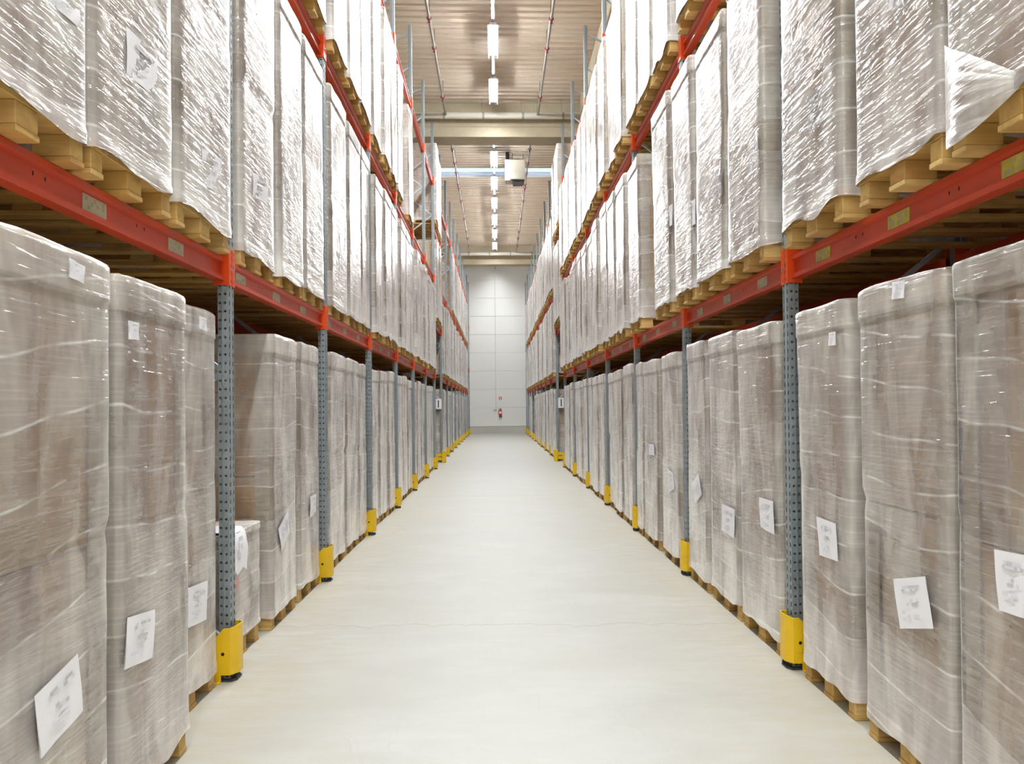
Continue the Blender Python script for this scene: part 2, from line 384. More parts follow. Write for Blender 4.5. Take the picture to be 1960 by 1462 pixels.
# ---------------------------------------------------------------- rack frames
def upright_mesh():
    """perforated section; local +x looks into the aisle, front face at x=0"""
    mb = MB(); pit = .05; H = 8.82; n = int(H / pit)
    strips = [((-.066, -.036), (-.042, -.036), 'r'), ((-.042, -.036), (-.038, -.05), None), ((-.038, -.05), (0, -.05), 'r'),
              ((0, -.05), (0, -.010), 's'), ((0, -.010), (-.010, -.006), None), ((-.010, -.006), (-.010, .006), None), ((-.010, .006), (0, .010), None),
              ((0, .010), (0, .05), 's'), ((0, .05), (-.038, .05), 'r'), ((-.038, .05), (-.042, .036), None), ((-.042, .036), (-.066, .036), 'r'), ((-.0655, .036), (-.0655, -.036), None)]  # last strip added across the back to keep the holes dark
    for a, b, kind in strips:
        a = Vector((a[0], a[1], 0)); b = Vector((b[0], b[1], 0))
        if kind is None:
            mb.add([a, b, b + Vector((0, 0, H)), a + Vector((0, 0, H))], [(0, 1, 2, 3)]); continue
        L = (b - a).length; d = (b - a) / L; c0 = L / 2
        for k in range(n):
            z0 = k * pit; z1 = z0 + pit; cz = z0 + pit / 2
            P = lambda s, z: a + d * s + Vector((0, 0, z))
            if kind == 'r':
                hs = [(c0 + .0076 * math.cos(t), cz + .0076 * math.sin(t)) for t in [R(22.5 + 45 * j) for j in range(8)]]
            else:
                w, h = .0066, .0145
                hs = [(c0 + w, cz + h * .6), (c0 + w * .5, cz + h), (c0 - w * .5, cz + h), (c0 - w, cz + h * .6),
                      (c0 - w, cz - h * .6), (c0 - w * .5, cz - h), (c0 + w * .5, cz - h), (c0 + w, cz - h * .6)]
            v = [P(L, z1), P(0, z1), P(0, z0), P(L, z0)] + [P(*q) for q in hs]
            # corners 0:(L,z1) 1:(0,z1) 2:(0,z0) 3:(L,z0); hole verts run counter-clockwise from the upper right
            f = [(0, 1, 6, 5), (1, 2, 8, 7), (2, 3, 10, 9), (3, 0, 4, 11), (0, 5, 4), (1, 7, 6), (2, 9, 8), (3, 11, 10)]
            mb.add(v, f)
        if n * pit < H - 1e-4:
            mb.add([a + Vector((0, 0, n * pit)), b + Vector((0, 0, n * pit)), b + Vector((0, 0, H)), a + Vector((0, 0, H))], [(0, 1, 2, 3)])
    return mb.mesh('post', M['galv'], recalc=False)
UPR = upright_mesh()
m = MB(); m.prism([(0, -.05), (0, .05), (-.038, .05), (-.042, .036), (-.066, .036), (-.066, -.036), (-.042, -.036), (-.038, -.05)], 'z', 0, 8.82, 0, False)
UPR_REAR = m.mesh('post', M['galv'])
m = MB(); zz = .22; k = 0
m.bar((-.05, 0, zz), (-1.04, 0, zz), .03, .03)
while zz + .78 < 8.7:
    a, b = (-.05, -1.04) if k % 2 == 0 else (-1.04, -.05)
    m.bar((a, .0, zz), (b, .0, zz + .78), .03, .028); zz += .78; k += 1
m.bar((-.05, 0, 8.66), (-1.04, 0, 8.2), .03, .028)
LAT = m.mesh('lattice_brace', M['brace'])
m = MB(); m.prism([(.038, -.04), (.038, .04), (.015, .075), (-.09, .075), (-.09, -.075), (.015, -.075)], 'z', 0, .012); m.tube([(.03, -.03, .012), (.03, -.03, .03)], .009, 8)
FOOT = m.mesh('foot_plate', M['dark'])
FRK = [k for k in range(-1, 17)]
def frame(side, k):
    x = XL if side < 0 else XR
    where = 'at its near end beside the camera' if k < 0 else '%s from camera' % ORD[k] if k <= 6 and k else 'nearest the camera' if k == 0 else 'first past passage' if k == 7 else 'last before back wall' if k == 16 else '%s past passage' % ORD[k - 7] if k < 16 else ''
    t = thing('rack_upright', 'tall grey perforated steel rack upright pair, %s rack, %s' % (SIDE[side], where), 'rack upright',
              (x, yk(k), 0), 0 if side < 0 else math.pi, 'perforated uprights of the %s rack' % SIDE[side])
    obj('post', UPR, t); obj('post', UPR_REAR, t, (-1.09, 0, 0), math.pi)
    obj('lattice_brace', LAT, t); obj('foot_plate', FOOT, t)
    return t
for s in (-1, 1):
    for k in FRK: frame(s, k)

# ---------------------------------------------------------------- beams
def beam_meshes():
    L = SP - .104
    prof = [(-.022, BH), (-.020, .110), (-.042, .100), (-.042, .032), (-.020, .024), (-.020, .002), (-.024, 0), (-.085, 0), (-.085, BH)]
    mb = MB(); mb.prism(prof, 'y', -L / 2, L / 2)
    rear = MB(); rear.prism(prof, 'y', -L / 2, L / 2)
    return mb, rear.mesh('bar', M['red'])
def beam_mesh(side):
    mb, _ = beam_meshes()
    offs = (.74, .82, 1.59, 1.67) if side < 0 else (.95, 1.02, 1.81, 1.89)
    for o in offs:
        y = (o - SP / 2) * (1 if side < 0 else -1)
        ring = [(-.0415, y + .006 * math.cos(R(60 * j)), .075 + .010 * math.sin(R(60 * j))) for j in range(6)]
        mb.add(ring, [tuple(range(6))], 1)
    return mb.mesh('bar', [M['red'], M['hole']])
BM = {-1: beam_mesh(-1), 1: beam_mesh(1)}
BREAR = beam_meshes()[1]
def conn_mesh(sgn):
    """L-shaped end connector; sgn +1: at the far (+y) end of the beam"""
    mb = MB(); y0 = sgn * (SP / 2 - .052)
    mb.box(.0015, .007, y0 - sgn * .006, y0 + sgn * .045, -.026, .19, 0, .002)       # on the front of the upright
    mb.box(-.085, .006, y0 - sgn * .006, y0, -.026, .19, 0, .002)               # against its flank
    for z in (.0, .045, .09, .135, .165):
        y = y0 + sgn * .024
        mb.add([(.0074, y - .003, z - .010), (.0074, y + .003, z - .010), (.0074, y + .003, z + .010), (.0074, y - .003, z + .010)], [(0, 1, 2, 3)], 1)
    mb.box(.006, .014, y0 + sgn * .028, y0 + sgn * .038, .06 if sgn > 0 else .075, .072 if sgn > 0 else .087, 2)
    return mb.mesh('end_connector', [M['conn'], M['hole'], M['chrome']])
CONN = {1: conn_mesh(1), -1: conn_mesh(-1)}
def plate_mesh(y0, w, mat, seed):
    rng = random.Random(seed); mb = MB()
    mb.box(-.042, -.039, y0, y0 + w, .034, .097, 0)
    for i in range(7):
        for j in range(3):
            if rng.random() < .4:
                a = y0 + w * (.08 + i * .12); z = .043 + j * .016
                mb.add([(-.0386, a, z), (-.0386, a + w * .11, z), (-.0386, a + w * .11, z + .015), (-.0386, a, z + .015)], [(0, 1, 2, 3)], 1)
    return mb.mesh('location_plate', [mat, M['plate2']])
PL = {}
for s, st in ((-1, (.23, 1.09, 1.95)), (1, (.47, 1.34, 2.21))):
    for kind in ('plate', 'yplate'):
        PL[(s, kind)] = [plate_mesh((a - SP / 2) if s < 0 else -(a - SP / 2) - .2, .2, M[kind], 3 * i + s) for i, a in enumerate(st)]
def beam(side, i, z, words, plates, rear=False):
    x = (XL if side < 0 else XR)
    t = thing('rack_crossbar', 'orange-red %scrossbar, %s rack, %s' % ('rear ' if rear else '', SIDE[side], words), 'rack crossbar',
              (x - side * (.0 if not rear else -1.09), yk(i - 1) + SP / 2, z), 0 if (side < 0) != rear else math.pi,
              'orange-red crossbars of the %s rack' % SIDE[side])
    obj('bar', BREAR if rear else BM[side], t)
    obj('end_connector', CONN[1], t); obj('end_connector', CONN[-1], t)
    if plates:
        for p in PL[(side, 'yplate' if (side > 0 and i == 0) else 'plate')]: obj('location_plate', p, t)
    return t
LW = {1: 'first level', 2: 'second level', 3: 'third level'}
for s in (-1, 1):
    for lv in (1, 2, 3):
        for i in list(BLOCK1) + list(BLOCK2):
            if lv == 2 and i < 1 or lv == 3 and i < 3: continue
            beam(s, i, LV[lv], '%s, %s' % (LW[lv], bay_words(i)), lv == 1)
    for j in (1, 2):
        beam(s, PASS, TN[j], '%s over the passage' % ('lower' if j == 1 else 'upper'), j == 1)
        beam(s, 16, TN[j], '%s in last bay before back wall' % ('lower' if j == 1 else 'upper'), False)
REAR = [(-1, 1, i) for i in range(1, 7)] + [(1, 1, i) for i in range(0, 7)]
for s, lv, i in REAR: beam(s, i, LV[lv], '%s, %s' % (LW[lv], bay_words(i)), False, True)

# ---------------------------------------------------------------- post guards
def guard_mesh():
    mb = MB(); th = .006
    # plan outline around the upright, local +x to the aisle, x=0 at the face of the upright; near side y=-.10
    pl = [(-.115, -.100), (.012, -.100), (.046, -.040), (.046, .040), (.012, .100), (-.115, .100)]
    inn = [(-.115, -.094), (.009, -.094), (.040, -.037), (.040, .037), (.009, .094), (-.115, .094)]
    zt = [.205, .310, .318, .318, .310, .205]; zb = [.0, .0, .045, .045, .0, .0]
    for i in range(5):
        a, b, c, d = pl[i], pl[i + 1], inn[i], inn[i + 1]
        if i in (0, 4):      # flank: full height near the front, sloped at the back; ends on the floor
            fr, bk = (b, a) if i == 0 else (a, b); fri, bki = (d, c) if i == 0 else (c, d)
            mid = (fr[0] - .035, fr[1]); midi = (fri[0] - .032, fri[1])
            cut = (fr[0] - .052, fr[1]); cuti = (fri[0] - .049, fri[1])
            out = [(fr, .045), (fr, .310), (mid, .310), (bk, .205), (bk, 0), (cut, 0), (cut, .045)]
            ino = [(fri, .045), (fri, .310), (midi, .310), (bki, .205), (bki, 0), (cuti, 0), (cuti, .045)]
            n = len(out); v = [(p[0], p[1], z) for p, z in out] + [(p[0], p[1], z) for p, z in ino]
            mb.add(v, [tuple(range(n)), tuple(range(2 * n - 1, n - 1, -1))] + [(k, (k + 1) % n, n + (k + 1) % n, n + k) for k in range(n)])
        else:
            z0a, z0b, z1a, z1b = .045, .045, zt[i], zt[i + 1]
            v = [(a[0], a[1], z0a), (b[0], b[1], z0b), (b[0], b[1], z1b), (a[0], a[1], z1a), (c[0], c[1], z0a), (d[0], d[1], z0b), (d[0], d[1], z1b), (c[0], c[1], z1a)]
            mb.add(v, [(0, 1, 2, 3), (7, 6, 5, 4), (0, 4, 5, 1), (3, 2, 6, 7), (0, 3, 7, 4), (1, 5, 6, 2)])
    for s in (-1, 1):
        ring = [(-.028 + .0105 * math.cos(R(45 * j)), s * .1005, .165 + .0105 * math.sin(R(45 * j))) for j in range(8)]
        mb.add(ring, [tuple(range(8))], 1)
    return mb.mesh('guard_plate', [M['yellow'], M['hole']])
GRD = guard_mesh()
m = MB()
m.box(-.115, -.042, -.125, -.098, .0, .007); m.box(-.115, -.042, .098, .125, .0, .007)
FLG = m.mesh('floor_flange', M['yellow'])
m = MB()
for s in (-1, 1): m.tube([(-.075, s * .112, .007), (-.075, s * .112, .016)], .012, 6); m.tube([(-.075, s * .112, .016), (-.075, s * .112, .026)], .007, 8)
BOLT = m.mesh('anchor_bolt', M['chrome'])
for s in (-1, 1):
    for k in range(0, 17):
        if k == 7: continue
        w = 'nearest upright' if k == 0 else '%s upright' % ORD[k] if k <= 6 else 'last upright before back wall' if k == 16 else '%s upright past passage' % ORD[k - 7]
        t = thing('post_guard', 'yellow steel post guard at foot of %s, %s rack' % (w, SIDE[s]), 'post guard',
                  (XL if s < 0 else XR, yk(k), 0), 0 if s < 0 else math.pi, 'yellow post guards along the %s rack' % SIDE[s])
        obj('guard_plate', GRD, t); obj('floor_flange', FLG, t)
        if k < 6: obj('anchor_bolt', BOLT, t)
# guards closing the rack ends at the passage
for s in (-1, 1):
    x = XL if s < 0 else XR
    t = thing('rack_end_guard', 'long yellow double-rail guard across rack end at the passage, %s rack' % SIDE[s], 'end guard',
              (x, yk(7) - .17, 0), 0 if s < 0 else math.pi, 'yellow rails at the passage')
    m = MB(); m.box(-.02, .10, -.06 if s < 0 else -.09, .09 if s < 0 else .06, 0, .33, 0, .01); obj('corner_post', (m, M['yellow']), t)
    for z in (.05, .16):
        m = MB(); m.box(-1.15, .0, -.03, .03, z, z + .09, 0, .008); obj('guard_rail', (m, M['yellow']), t)
    m = MB(); m.box(-1.2, -1.1, -.06, .06, 0, .27, 0, .01); obj('end_post', (m, M['yellow']), t)
# aisle signs on the frames at the passage
for s, x0, x1 in ((-1, -1.745, -1.563), (1, 1.775, 1.955)):
    xc = (x0 + x1) / 2
    t = thing('aisle_sign', 'white sign plate with black upright bar at the passage, %s rack' % SIDE[s], 'sign', (xc, yk(7) - .075, 1.515), 0, 'white signs at the passage')
    m = MB(); m.box(-.091, .091, -.004, .004, 0, .29, 0, .002); obj('sign_plate', (m, M['white']), t)
    m = MB(); m.box(-.015, .015, -.006, -.004, .045, .248); obj('letter', (m, M['black']), t)
    m = MB(); m.bar((-.06, .0, .24), (-.06, .022, .24), .02, .02); m.bar((.06, 0, .24), (.06, .022, .24), .02, .02); obj('bracket', (m, M['brace']), t)

# ---------------------------------------------------------------- pallet loads
PW, PD, PH = .78, 1.2, .144           # pallet: width along the rack, depth into it, height
CH = 1.93                             # nominal goods height
def pallet_parts():
    deck = MB()
    for i in range(5):
        w = (.125, .10, .125, .10, .125)[i]; yc = (-.327, -.163, 0, .163, .327)[i]
        deck.box(-PD, 0, yc - w / 2, yc + w / 2, PH - .022, PH, 0, .002)
    for x in (-.145, -PD / 2 - .0725, -PD): deck.box(x, x + .145, -PW / 2, PW / 2, PH - .044, PH - .022, 0, .002)
    skid = []
    for yc, w in ((-PW / 2 + .05, .10), (0, .145), (PW / 2 - .05, .10)):
        s = MB(); s.box(-PD, 0, yc - w / 2, yc + w / 2, 0, .022, 0, .003); skid.append(s)
    blk = []
    for x in (-.145, -PD / 2 - .0725, -PD):
        for yc, w in ((-PW / 2 + .05, .10), (0, .145), (PW / 2 - .05, .10)):
            b = MB(); b.box(x + .004, x + .141, yc - w / 2 + .003, yc + w / 2 - .003, .022, PH - .044, 0, .003); blk.append(b)
    return deck, skid, blk
D_, S_, B_ = pallet_parts()
PAL_DECK = D_.mesh('pallet', M['wood']); PAL_SKID = [s.mesh('skid_board', M['wood']) for s in S_]; PAL_BLK = [b.mesh('block', M['wood']) for b in B_]
full = MB()
for b in [D_] + S_ + B_: full.add(b.v, b.f)
PAL_FULL = full.mesh('pallet', M['wood'])

def cartons(seed, H=CH):
    """two tiers, front row of columns and a rear row"""
    rng = random.Random(seed); out = []
    hw = PW / 2 - .017
    mid = H * rng.uniform(.46, .52) ; lid = H - .015
    for z0, z1 in ((.004, mid - .004), (mid + .004, lid)):
        nc = rng.choice((2, 2, 3)); cuts = [-hw] + sorted(-hw + 2 * hw * (j + rng.uniform(-.12, .12)) / nc for j in range(1, nc)) + [hw]
        sink = rng.uniform(0, .012)
        for j in range(nc):
            for (xa, xb) in ((-.62, -.018 - sink), (-PD + .018, -.628)):
                out.append((xa, xb, cuts[j] + .003, cuts[j + 1] - .003, z0, z1))
    return out
def corner_boards(H=CH):
    out = []
    for sx in (0, 1):
        for sy in (-1, 1):
            mb = MB(); xf = -.008 if sx == 0 else -PD + .008; d = -1 if sx == 0 else 1; yf = sy * (PW / 2 - .008)
            mb.box(xf + d * .007, xf, yf - sy * .105, yf, 0, H - .02); mb.box(xf + d * .105, xf, yf - sy * .007, yf, 0, H - .02)
            out.append(mb)
    return out
def film(seed, H=CH, loose=0.0):
    """stretch film drawn round the goods and over the upper part of the pallet"""
    rng = random.Random(seed); so = Vector((rng.uniform(0, 90), rng.uniform(0, 90), rng.uniform(0, 90)))
    per = []
    r = .022; hw = PW / 2
    def arc(cx, cy, a0):
        return [(cx + r * math.cos(R(a0 + 30 * j)), cy + r * math.sin(R(a0 + 30 * j))) for j in range(4)]
    per += [(0, -hw + r + (2 * hw - 2 * r) * j / 13) for j in range(1, 13)]
    per += arc(-r, hw - r, 0)
    per += [(-r - (PD - 2 * r) * j / 9, hw) for j in range(1, 9)]
    per += arc(-PD + r, hw - r, 90)
    per += [(-PD, hw - r - (2 * hw - 2 * r) * j / 5) for j in range(1, 5)]
    per += arc(-PD + r, -hw + r, 180)
    per += [(-PD + r + (PD - 2 * r) * j / 9, -hw) for j in range(1, 9)]
    per += arc(-r, -hw + r, 270)
    n = len(per)
    nr = [Vector((p[0] - max(-PD + r, min(-r, p[0])), p[1] - max(-hw + r, min(hw - r, p[1])), 0)) for p in per]
    nr = [v.normalized() if v.length > 1e-6 else Vector((1, 0, 0)) for v in nr]
    mid = H * rng.uniform(.46, .52)
    zs = [-.062, -.045, -.028, -.010, .01] + [.05 + (H - .05 - .17) * j / 30 for j in range(31)] + [H - .148, H - .138, H - .128, H - .07, H - .03, H - .010, H]
    lean = rng.uniform(-.008, .012); leany = rng.uniform(-.010, .010); a1 = rng.uniform(.005, .012); up = rng.uniform(-.006, .009)
    mb = MB(); v = []
    for zi, z in enumerate(zs):
        for j, p in enumerate(per):
            q = Vector((p[0], p[1], z)); w = Vector((p[0] * 2.1, p[1] * 2.6, z * 1.5))
            d = .004 + a1 * (.5 + .5 * noise.noise(w + so)) + .005 * (.5 + .5 * noise.noise(w * 4.3 + so))
            if z > mid: d += max(0, up) * min(1, (z - mid) / .05)
            else: d += max(0, -up) * min(1, (mid - z) / .05)
            d -= .006 * math.exp(-((z - mid) / .03) ** 2)
            if H - .142 < z: d += .007
            if z < 0: d += .003 + .006 * abs(noise.noise(Vector((j * .5, z * 9, 0)) + so))
            if z > H - .009: d -= .006
            f = max(0, z) / H
            q += nr[j] * max(d, .002); q.x += lean * f * f; q.y += leany * f * f
            if zi == 0: q.z += .045 * noise.noise(Vector((p[0] * 3.5, p[1] * 4, 0)) + so) + .01
            if zi == 1: q.z += .025 * noise.noise(Vector((p[0] * 3.5, p[1] * 4, 0)) + so)
            if z > H - .05: q.z += .012 * noise.noise(Vector((p[0] * 2, p[1] * 2.5, 3)) + so) - .014 * max(0, abs(p[1]) / hw - .72) * 1.6
            v.append(q)
    # turned in over the top
    top = len(zs)
    for j, p in enumerate(per):
        q = v[(top - 1) * n + j].copy(); q += -nr[j] * .10; q.z += .002; v.append(q)
    f = []
    for i in range(top - 1):
        for j in range(n): f.append((i * n + j, i * n + (j + 1) % n, (i + 1) * n + (j + 1) % n, (i + 1) * n + j))
    mb.add(v[:top * n], f, 0, True)
    mb.add(v[(top - 1) * n:], [(j, (j + 1) % n, n + (j + 1) % n, n + j) for j in range(n)])
    return mb.mesh('stretch_film', M['film'], recalc=False)
NV = 9
FILM = [film(100 + i) for i in range(NV)]
CART = []; CARTJ = []
for i in range(6):
    L = []; J = MB()
    for b in cartons(40 + i):
        mb = MB(); mb.box(*b, 0, .006); L.append(mb.mesh('carton', M['card'])); J.add(mb.v, mb.f)
    CART.append(L)
    for cb in corner_boards(): J.add(cb.v, cb.f, 1)
    J.box(-PD + .012, -.012, -PW / 2 + .012, PW / 2 - .012, CH - .012, CH - .002, 1)
    CARTJ.append(J.mesh('carton_stack', [M['card'], M['board']]))
CBD = [c.mesh('corner_board', M['board']) for c in corner_boards()]
m = MB()
m.box(-PD + .006, -.006, -PW / 2 + .006, PW / 2 - .006, CH - .014, CH - .003)
for (a, b, c, d) in ((-.0065, -.002, -PW / 2 + .003, PW / 2 - .003), (-PD + .002, -PD + .0065, -PW / 2 + .003, PW / 2 - .003), (-PD + .003, -.003, -PW / 2 + .0025, -PW / 2 + .0065), (-PD + .003, -.003, PW / 2 - .0065, PW / 2 - .0025)):
    m.box(a, b, c, d, CH - .14, CH - .004)
LID = m.mesh('lid', M['board'])

def sheet_mesh(quad, local, seed, name='paper_sheet', out=.02, marks=True, red=False):
    """quad: four (y,z) world corners TL,TR,BR,BL on the face; local: world -> load coordinates"""
    rng = random.Random(seed); mb = MB()
    P = [Vector((0, a, b)) for a, b in quad]
    def at(u, v): return P[0] * (1 - u) * (1 - v) + P[1] * u * (1 - v) + P[2] * u * v + P[3] * (1 - u) * v
    n = 6; V = []
    for j in range(n + 1):
        for i in range(n + 1):
            q = at(i / n, j / n); V.append(local(q.y, q.z, out + .002 * math.sin(i * 1.3 + j * .7 + seed)))
    fs = [(j * (n + 1) + i, j * (n + 1) + i + 1, (j + 1) * (n + 1) + i + 1, (j + 1) * (n + 1) + i) for j in range(n) for i in range(n)]
    mb.add(V, fs, 0, True)
    B = [local(at(u, v).y, at(u, v).z, out - .002) for u, v in ((0, 0), (1, 0), (1, 1), (0, 1))]
    mb.add(B, [(3, 2, 1, 0)], 0)
    if marks:
        def blk(u0, u1, v0, v1, mt):
            mb.add([local(at(u, v).y, at(u, v).z, out + .0035) for u, v in ((u0, v0), (u1, v0), (u1, v1), (u0, v1))], [(0, 1, 2, 3)], mt)
        for v0, u0, u1, pr in ((.16, .28, .80, .8), (.22, .24, .78, .55), (.42, .38, .66, .75), (.50, .34, .68, .55), (.66, .18, .55, .5), (.73, .16, .6, .45), (.80, .18, .5, .35)):
            u = u0
            while u < u1:
                if rng.random() < pr: blk(u, u + .085, v0, v0 + .055, 1 if v0 < .6 and rng.random() < .55 else 2)
                u += .088
    return mb.mesh(name, [M['paper'], M['ink'], M['ink2'], M['pinkink']], recalc=False)

XF = {(-1, 0): -1.598, (1, 0): 1.742, (-1, 1): -1.515, (1, 1): 1.655, (-1, 2): -1.515, (1, 2): 1.655}
BASE = {0: 0.0, 1: LV[1] + BH + .002, 2: LV[2] + BH + .002, 'T1': TN[1] + BH + .002, 'T2': TN[2] + BH + .002}
# measured near loads: (side, level, bay, slot) -> (y0, y1, x_front, top z)
NEAR = {
    (-1, 0, 0, 0): (2.42, 3.19, -1.43, 2.095), (-1, 0, 0, 1): (3.315, 4.0, -1.432, 2.085), (-1, 0, 0, 2): (4.16, 4.90, -1.595, 2.10),
    (-1, 0, 1, 0): (5.205, 5.90, -1.625, .803), (-1, 0, 1, 1): (6.10, 6.81, -1.592, 2.09), (-1, 0, 1, 2): (6.965, 7.70, -1.595, 2.10),
    (-1, 0, 2, 0): (8.22, 9.04, -1.60, 2.10), (-1, 0, 2, 1): (9.13, 9.91, -1.60, 2.09), (-1, 0, 2, 2): (9.96, 10.50, -1.60, 2.08),
    (-1, 1, 0, 0): (2.42, 3.17, -1.492, 4.56), (-1, 1, 0, 1): (3.225, 4.0, -1.492, 4.58), (-1, 1, 0, 2): (4.10, 4.90, -1.50, 4.56),
    (-1, 1, 1, 0): (5.27, 6.03, -1.545, 4.60), (-1, 1, 1, 1): (6.20, 6.92, -1.545, 4.62), (-1, 1, 1, 2): (6.98, 7.73, -1.545, 4.61),
    (-1, 1, 2, 0): (8.10, 8.95, -1.55, 4.63), (-1, 1, 2, 1): (9.10, 9.89, -1.55, 4.61), (-1, 1, 2, 2): (9.95, 10.55, -1.55, 4.62),
    (1, 0, 0, 0): (2.42, 3.165, 1.74, 2.09), (1, 0, 0, 1): (3.235, 3.985, 1.735, 2.085), (1, 0, 0, 2): (4.16, 4.84, 1.745, 2.08),
    (1, 0, 1, 0): (5.23, 6.03, 1.74, 2.075), (1, 0, 1, 1): (6.11, 6.89, 1.74, 2.10), (1, 0, 1, 2): (7.03, 7.695, 1.74, 2.10),
    (1, 0, 2, 0): (8.08, 8.88, 1.74, 2.07), (1, 0, 2, 1): (9.14, 9.95, 1.74, 2.06), (1, 0, 2, 2): (10.06, 10.50, 1.74, 2.07),
    (1, 1, 0, 0): (2.325, 3.015, 1.645, 4.55), (1, 1, 0, 1): (3.085, 3.80, 1.645, 4.55), (1, 1, 0, 2): (3.99, 4.80, 1.645, 4.55),
    (1, 1, 1, 0): (5.18, 5.93, 1.645, 4.52), (1, 1, 1, 1): (6.06, 6.87, 1.645, 4.40), (1, 1, 1, 2): (7.01, 7.72, 1.645, 4.46),
    (1, 1, 2, 0): (7.96, 8.76, 1.65, 4.52), (1, 1, 2, 2): (9.64, 10.40, 1.645, 4.42),
    (-1, 2, 4, 2): (15.28, 16.08, -1.53, 6.98), (-1, 2, 4, 0): (13.56, 14.28, -1.53, 7.0),
}
MISSING = {(-1, 0, 13, 0), (-1, 0, 14, 0), (-1, 0, 15, 0), (-1, 0, 12, 1), (-1, 0, 15, 2), (-1, 1, 15, 2), (1, 1, 2, 1), (-1, 2, 4, 1)}
def slot_words(j): return ('nearest', 'middle', 'farthest')[j] + ' of three'
CUSTOM = {}
TURNS = {(-1, 0, 0, 1): 16, (1, 0, 0, 0): 7, (-1, 0, 0, 0): 3}      # extra turns of film on some loads
NLOAD = 0
def load(side, lev, i, j, base, y0, y1, xf, top, label, group, detail):
    """one wrapped load on its pallet; detail 2 near, 1 middle, 0 far"""
    global NLOAD
    NLOAD += 1; rng = random.Random(hash((side, str(lev), i, j)) % 100003 if False else (side + 2) * 7919 + i * 131 + j * 17 + int(base * 100))
    w = y1 - y0; yc = (y0 + y1) / 2
    t = thing('pallet_load', label, 'pallet load', (xf, yc, base), (0 if side < 0 else math.pi) , group)
    sy = w / PW; hz = (top - base - PH) / CH
    if detail == 2:
        p = obj('pallet', PAL_DECK, t, scale=(1, sy, 1))
        for s in PAL_SKID: obj('skid_board', s, p)
        for b in PAL_BLK: obj('block', b, p)
        for c in CART[rng.randrange(6)]: obj('carton', c, t, (0, 0, PH), 0, (1, sy, hz))
        for c in CBD: obj('corner_board', c, t, (0, 0, PH), 0, (1, sy, hz))
        obj('lid', LID, t, (0, 0, PH), 0, (1, sy, hz))
    else:
        obj('pallet', PAL_FULL, t, scale=(1, sy, 1))
        obj('carton_stack', CARTJ[rng.randrange(6)], t, (0, 0, PH), 0, (1, sy, hz))
    fo = obj('stretch_film', FILM[rng.randrange(NV)], t, (0, 0, PH), 0, (1, sy, hz)); fo.pass_index = TURNS.get((side, lev, i, j), 0)
    def local(y, z, out):
        return ((out), (y - yc) * (1 if side < 0 else -1), z - base)
    return t, local

LOADS = {}
def put(side, lev, i, j):
    key = (side, lev, i, j)
    if key in MISSING: return
    rng = random.Random((side + 2) * 104729 + (lev if isinstance(lev, int) else 5 + int(lev[1])) * 1299 + i * 37 + j * 5)
    base = BASE[lev]
    lv = lev if isinstance(lev, int) else 2
    if key in NEAR: y0, y1, xf, top = NEAR[key]
    else:
        s = yk(i - 1); c = s + (.55, 1.40, 2.25)[j] + rng.uniform(-.015, .015); w = .755 + rng.uniform(-.05, .015)
        y0, y1 = c - w / 2, c + w / 2
        xf = XF[(side, lv)] + rng.uniform(-.02, .02); top = base + 2.12 + rng.uniform(-.06, .05)
        if lev == 0: top = 2.08 + rng.uniform(-.03, .03)
    if isinstance(lev, str):
        lab = 'film-wrapped pallet load on %s beam over the passage, %s rack, %s' % ('lower' if lev == 'T1' else 'upper', SIDE[side], slot_words(j))
        grp = 'pallet loads over the passage'
    else:
        lab = 'film-wrapped pallet load, %s rack, %s, %s, %s' % (SIDE[side], {0: 'floor', 1: 'first level', 2: 'second level'}[lev], bay_words(i), slot_words(j))
        grp = 'pallet loads %s, %s rack' % ({0: 'on the floor', 1: 'on first level', 2: 'on second level'}[lev], SIDE[side])
    lab = CUSTOM.get(key, lab)
    LOADS[key] = load(side, lev, i, j, base, y0, y1, xf, top, lab, grp, 2 if i <= 2 and lv < 2 else 0) + ((y0, y1, xf, top, base),)

CUSTOM = {
    (-1, 0, 0, 0): 'pallet load with large tilted paper sheet, floor, nearest of left rack',
    (-1, 0, 0, 1): 'pallet load with upright paper sheet, left floor, beside the tilted-sheet load',
    (-1, 0, 0, 2): 'set-back pallet load with paper sheet, left floor, just before nearest upright',
    (-1, 0, 1, 0): 'low pallet load with white paper folded over its top edge',
    (-1, 0, 1, 1): 'tall pallet load with diamond-turned sheet, behind the low load',
    (1, 0, 0, 1): 'pallet load with slightly rotated paper sheet, right floor, nearest bay, middle of three',
    (1, 0, 0, 0): 'pallet load with paper sheet cut by the frame, right floor, nearest of all',
    (1, 0, 0, 2): 'pallet load with upright sheet just before nearest right upright, floor',
    (1, 1, 0, 0): 'pallet load with loose film pulled into a wide fan, right rack, first level',
    (1, 1, 2, 2): 'pallet load with bare tan side and pallet edge beside empty slot, right rack',
    (-1, 2, 4, 2): 'pallet load with bare side beyond an empty slot, left rack, second level',
}
for s in (-1, 1):
    for j in range(3):
        for i in list(BLOCK1) + list(BLOCK2):
            if not (s > 0 and i in (13, 15)): put(s, 0, i, j)
            put(s, 1, i, j)
        for i in list(range(2, 7)) + list(BLOCK2):
            if s < 0 and i in (5, 6, 8, 9): continue
            put(s, 2, i, j)
        put(s, 'T1', PASS, j); put(s, 'T2', PASS, j)
    put(s, 2, 1, 2)

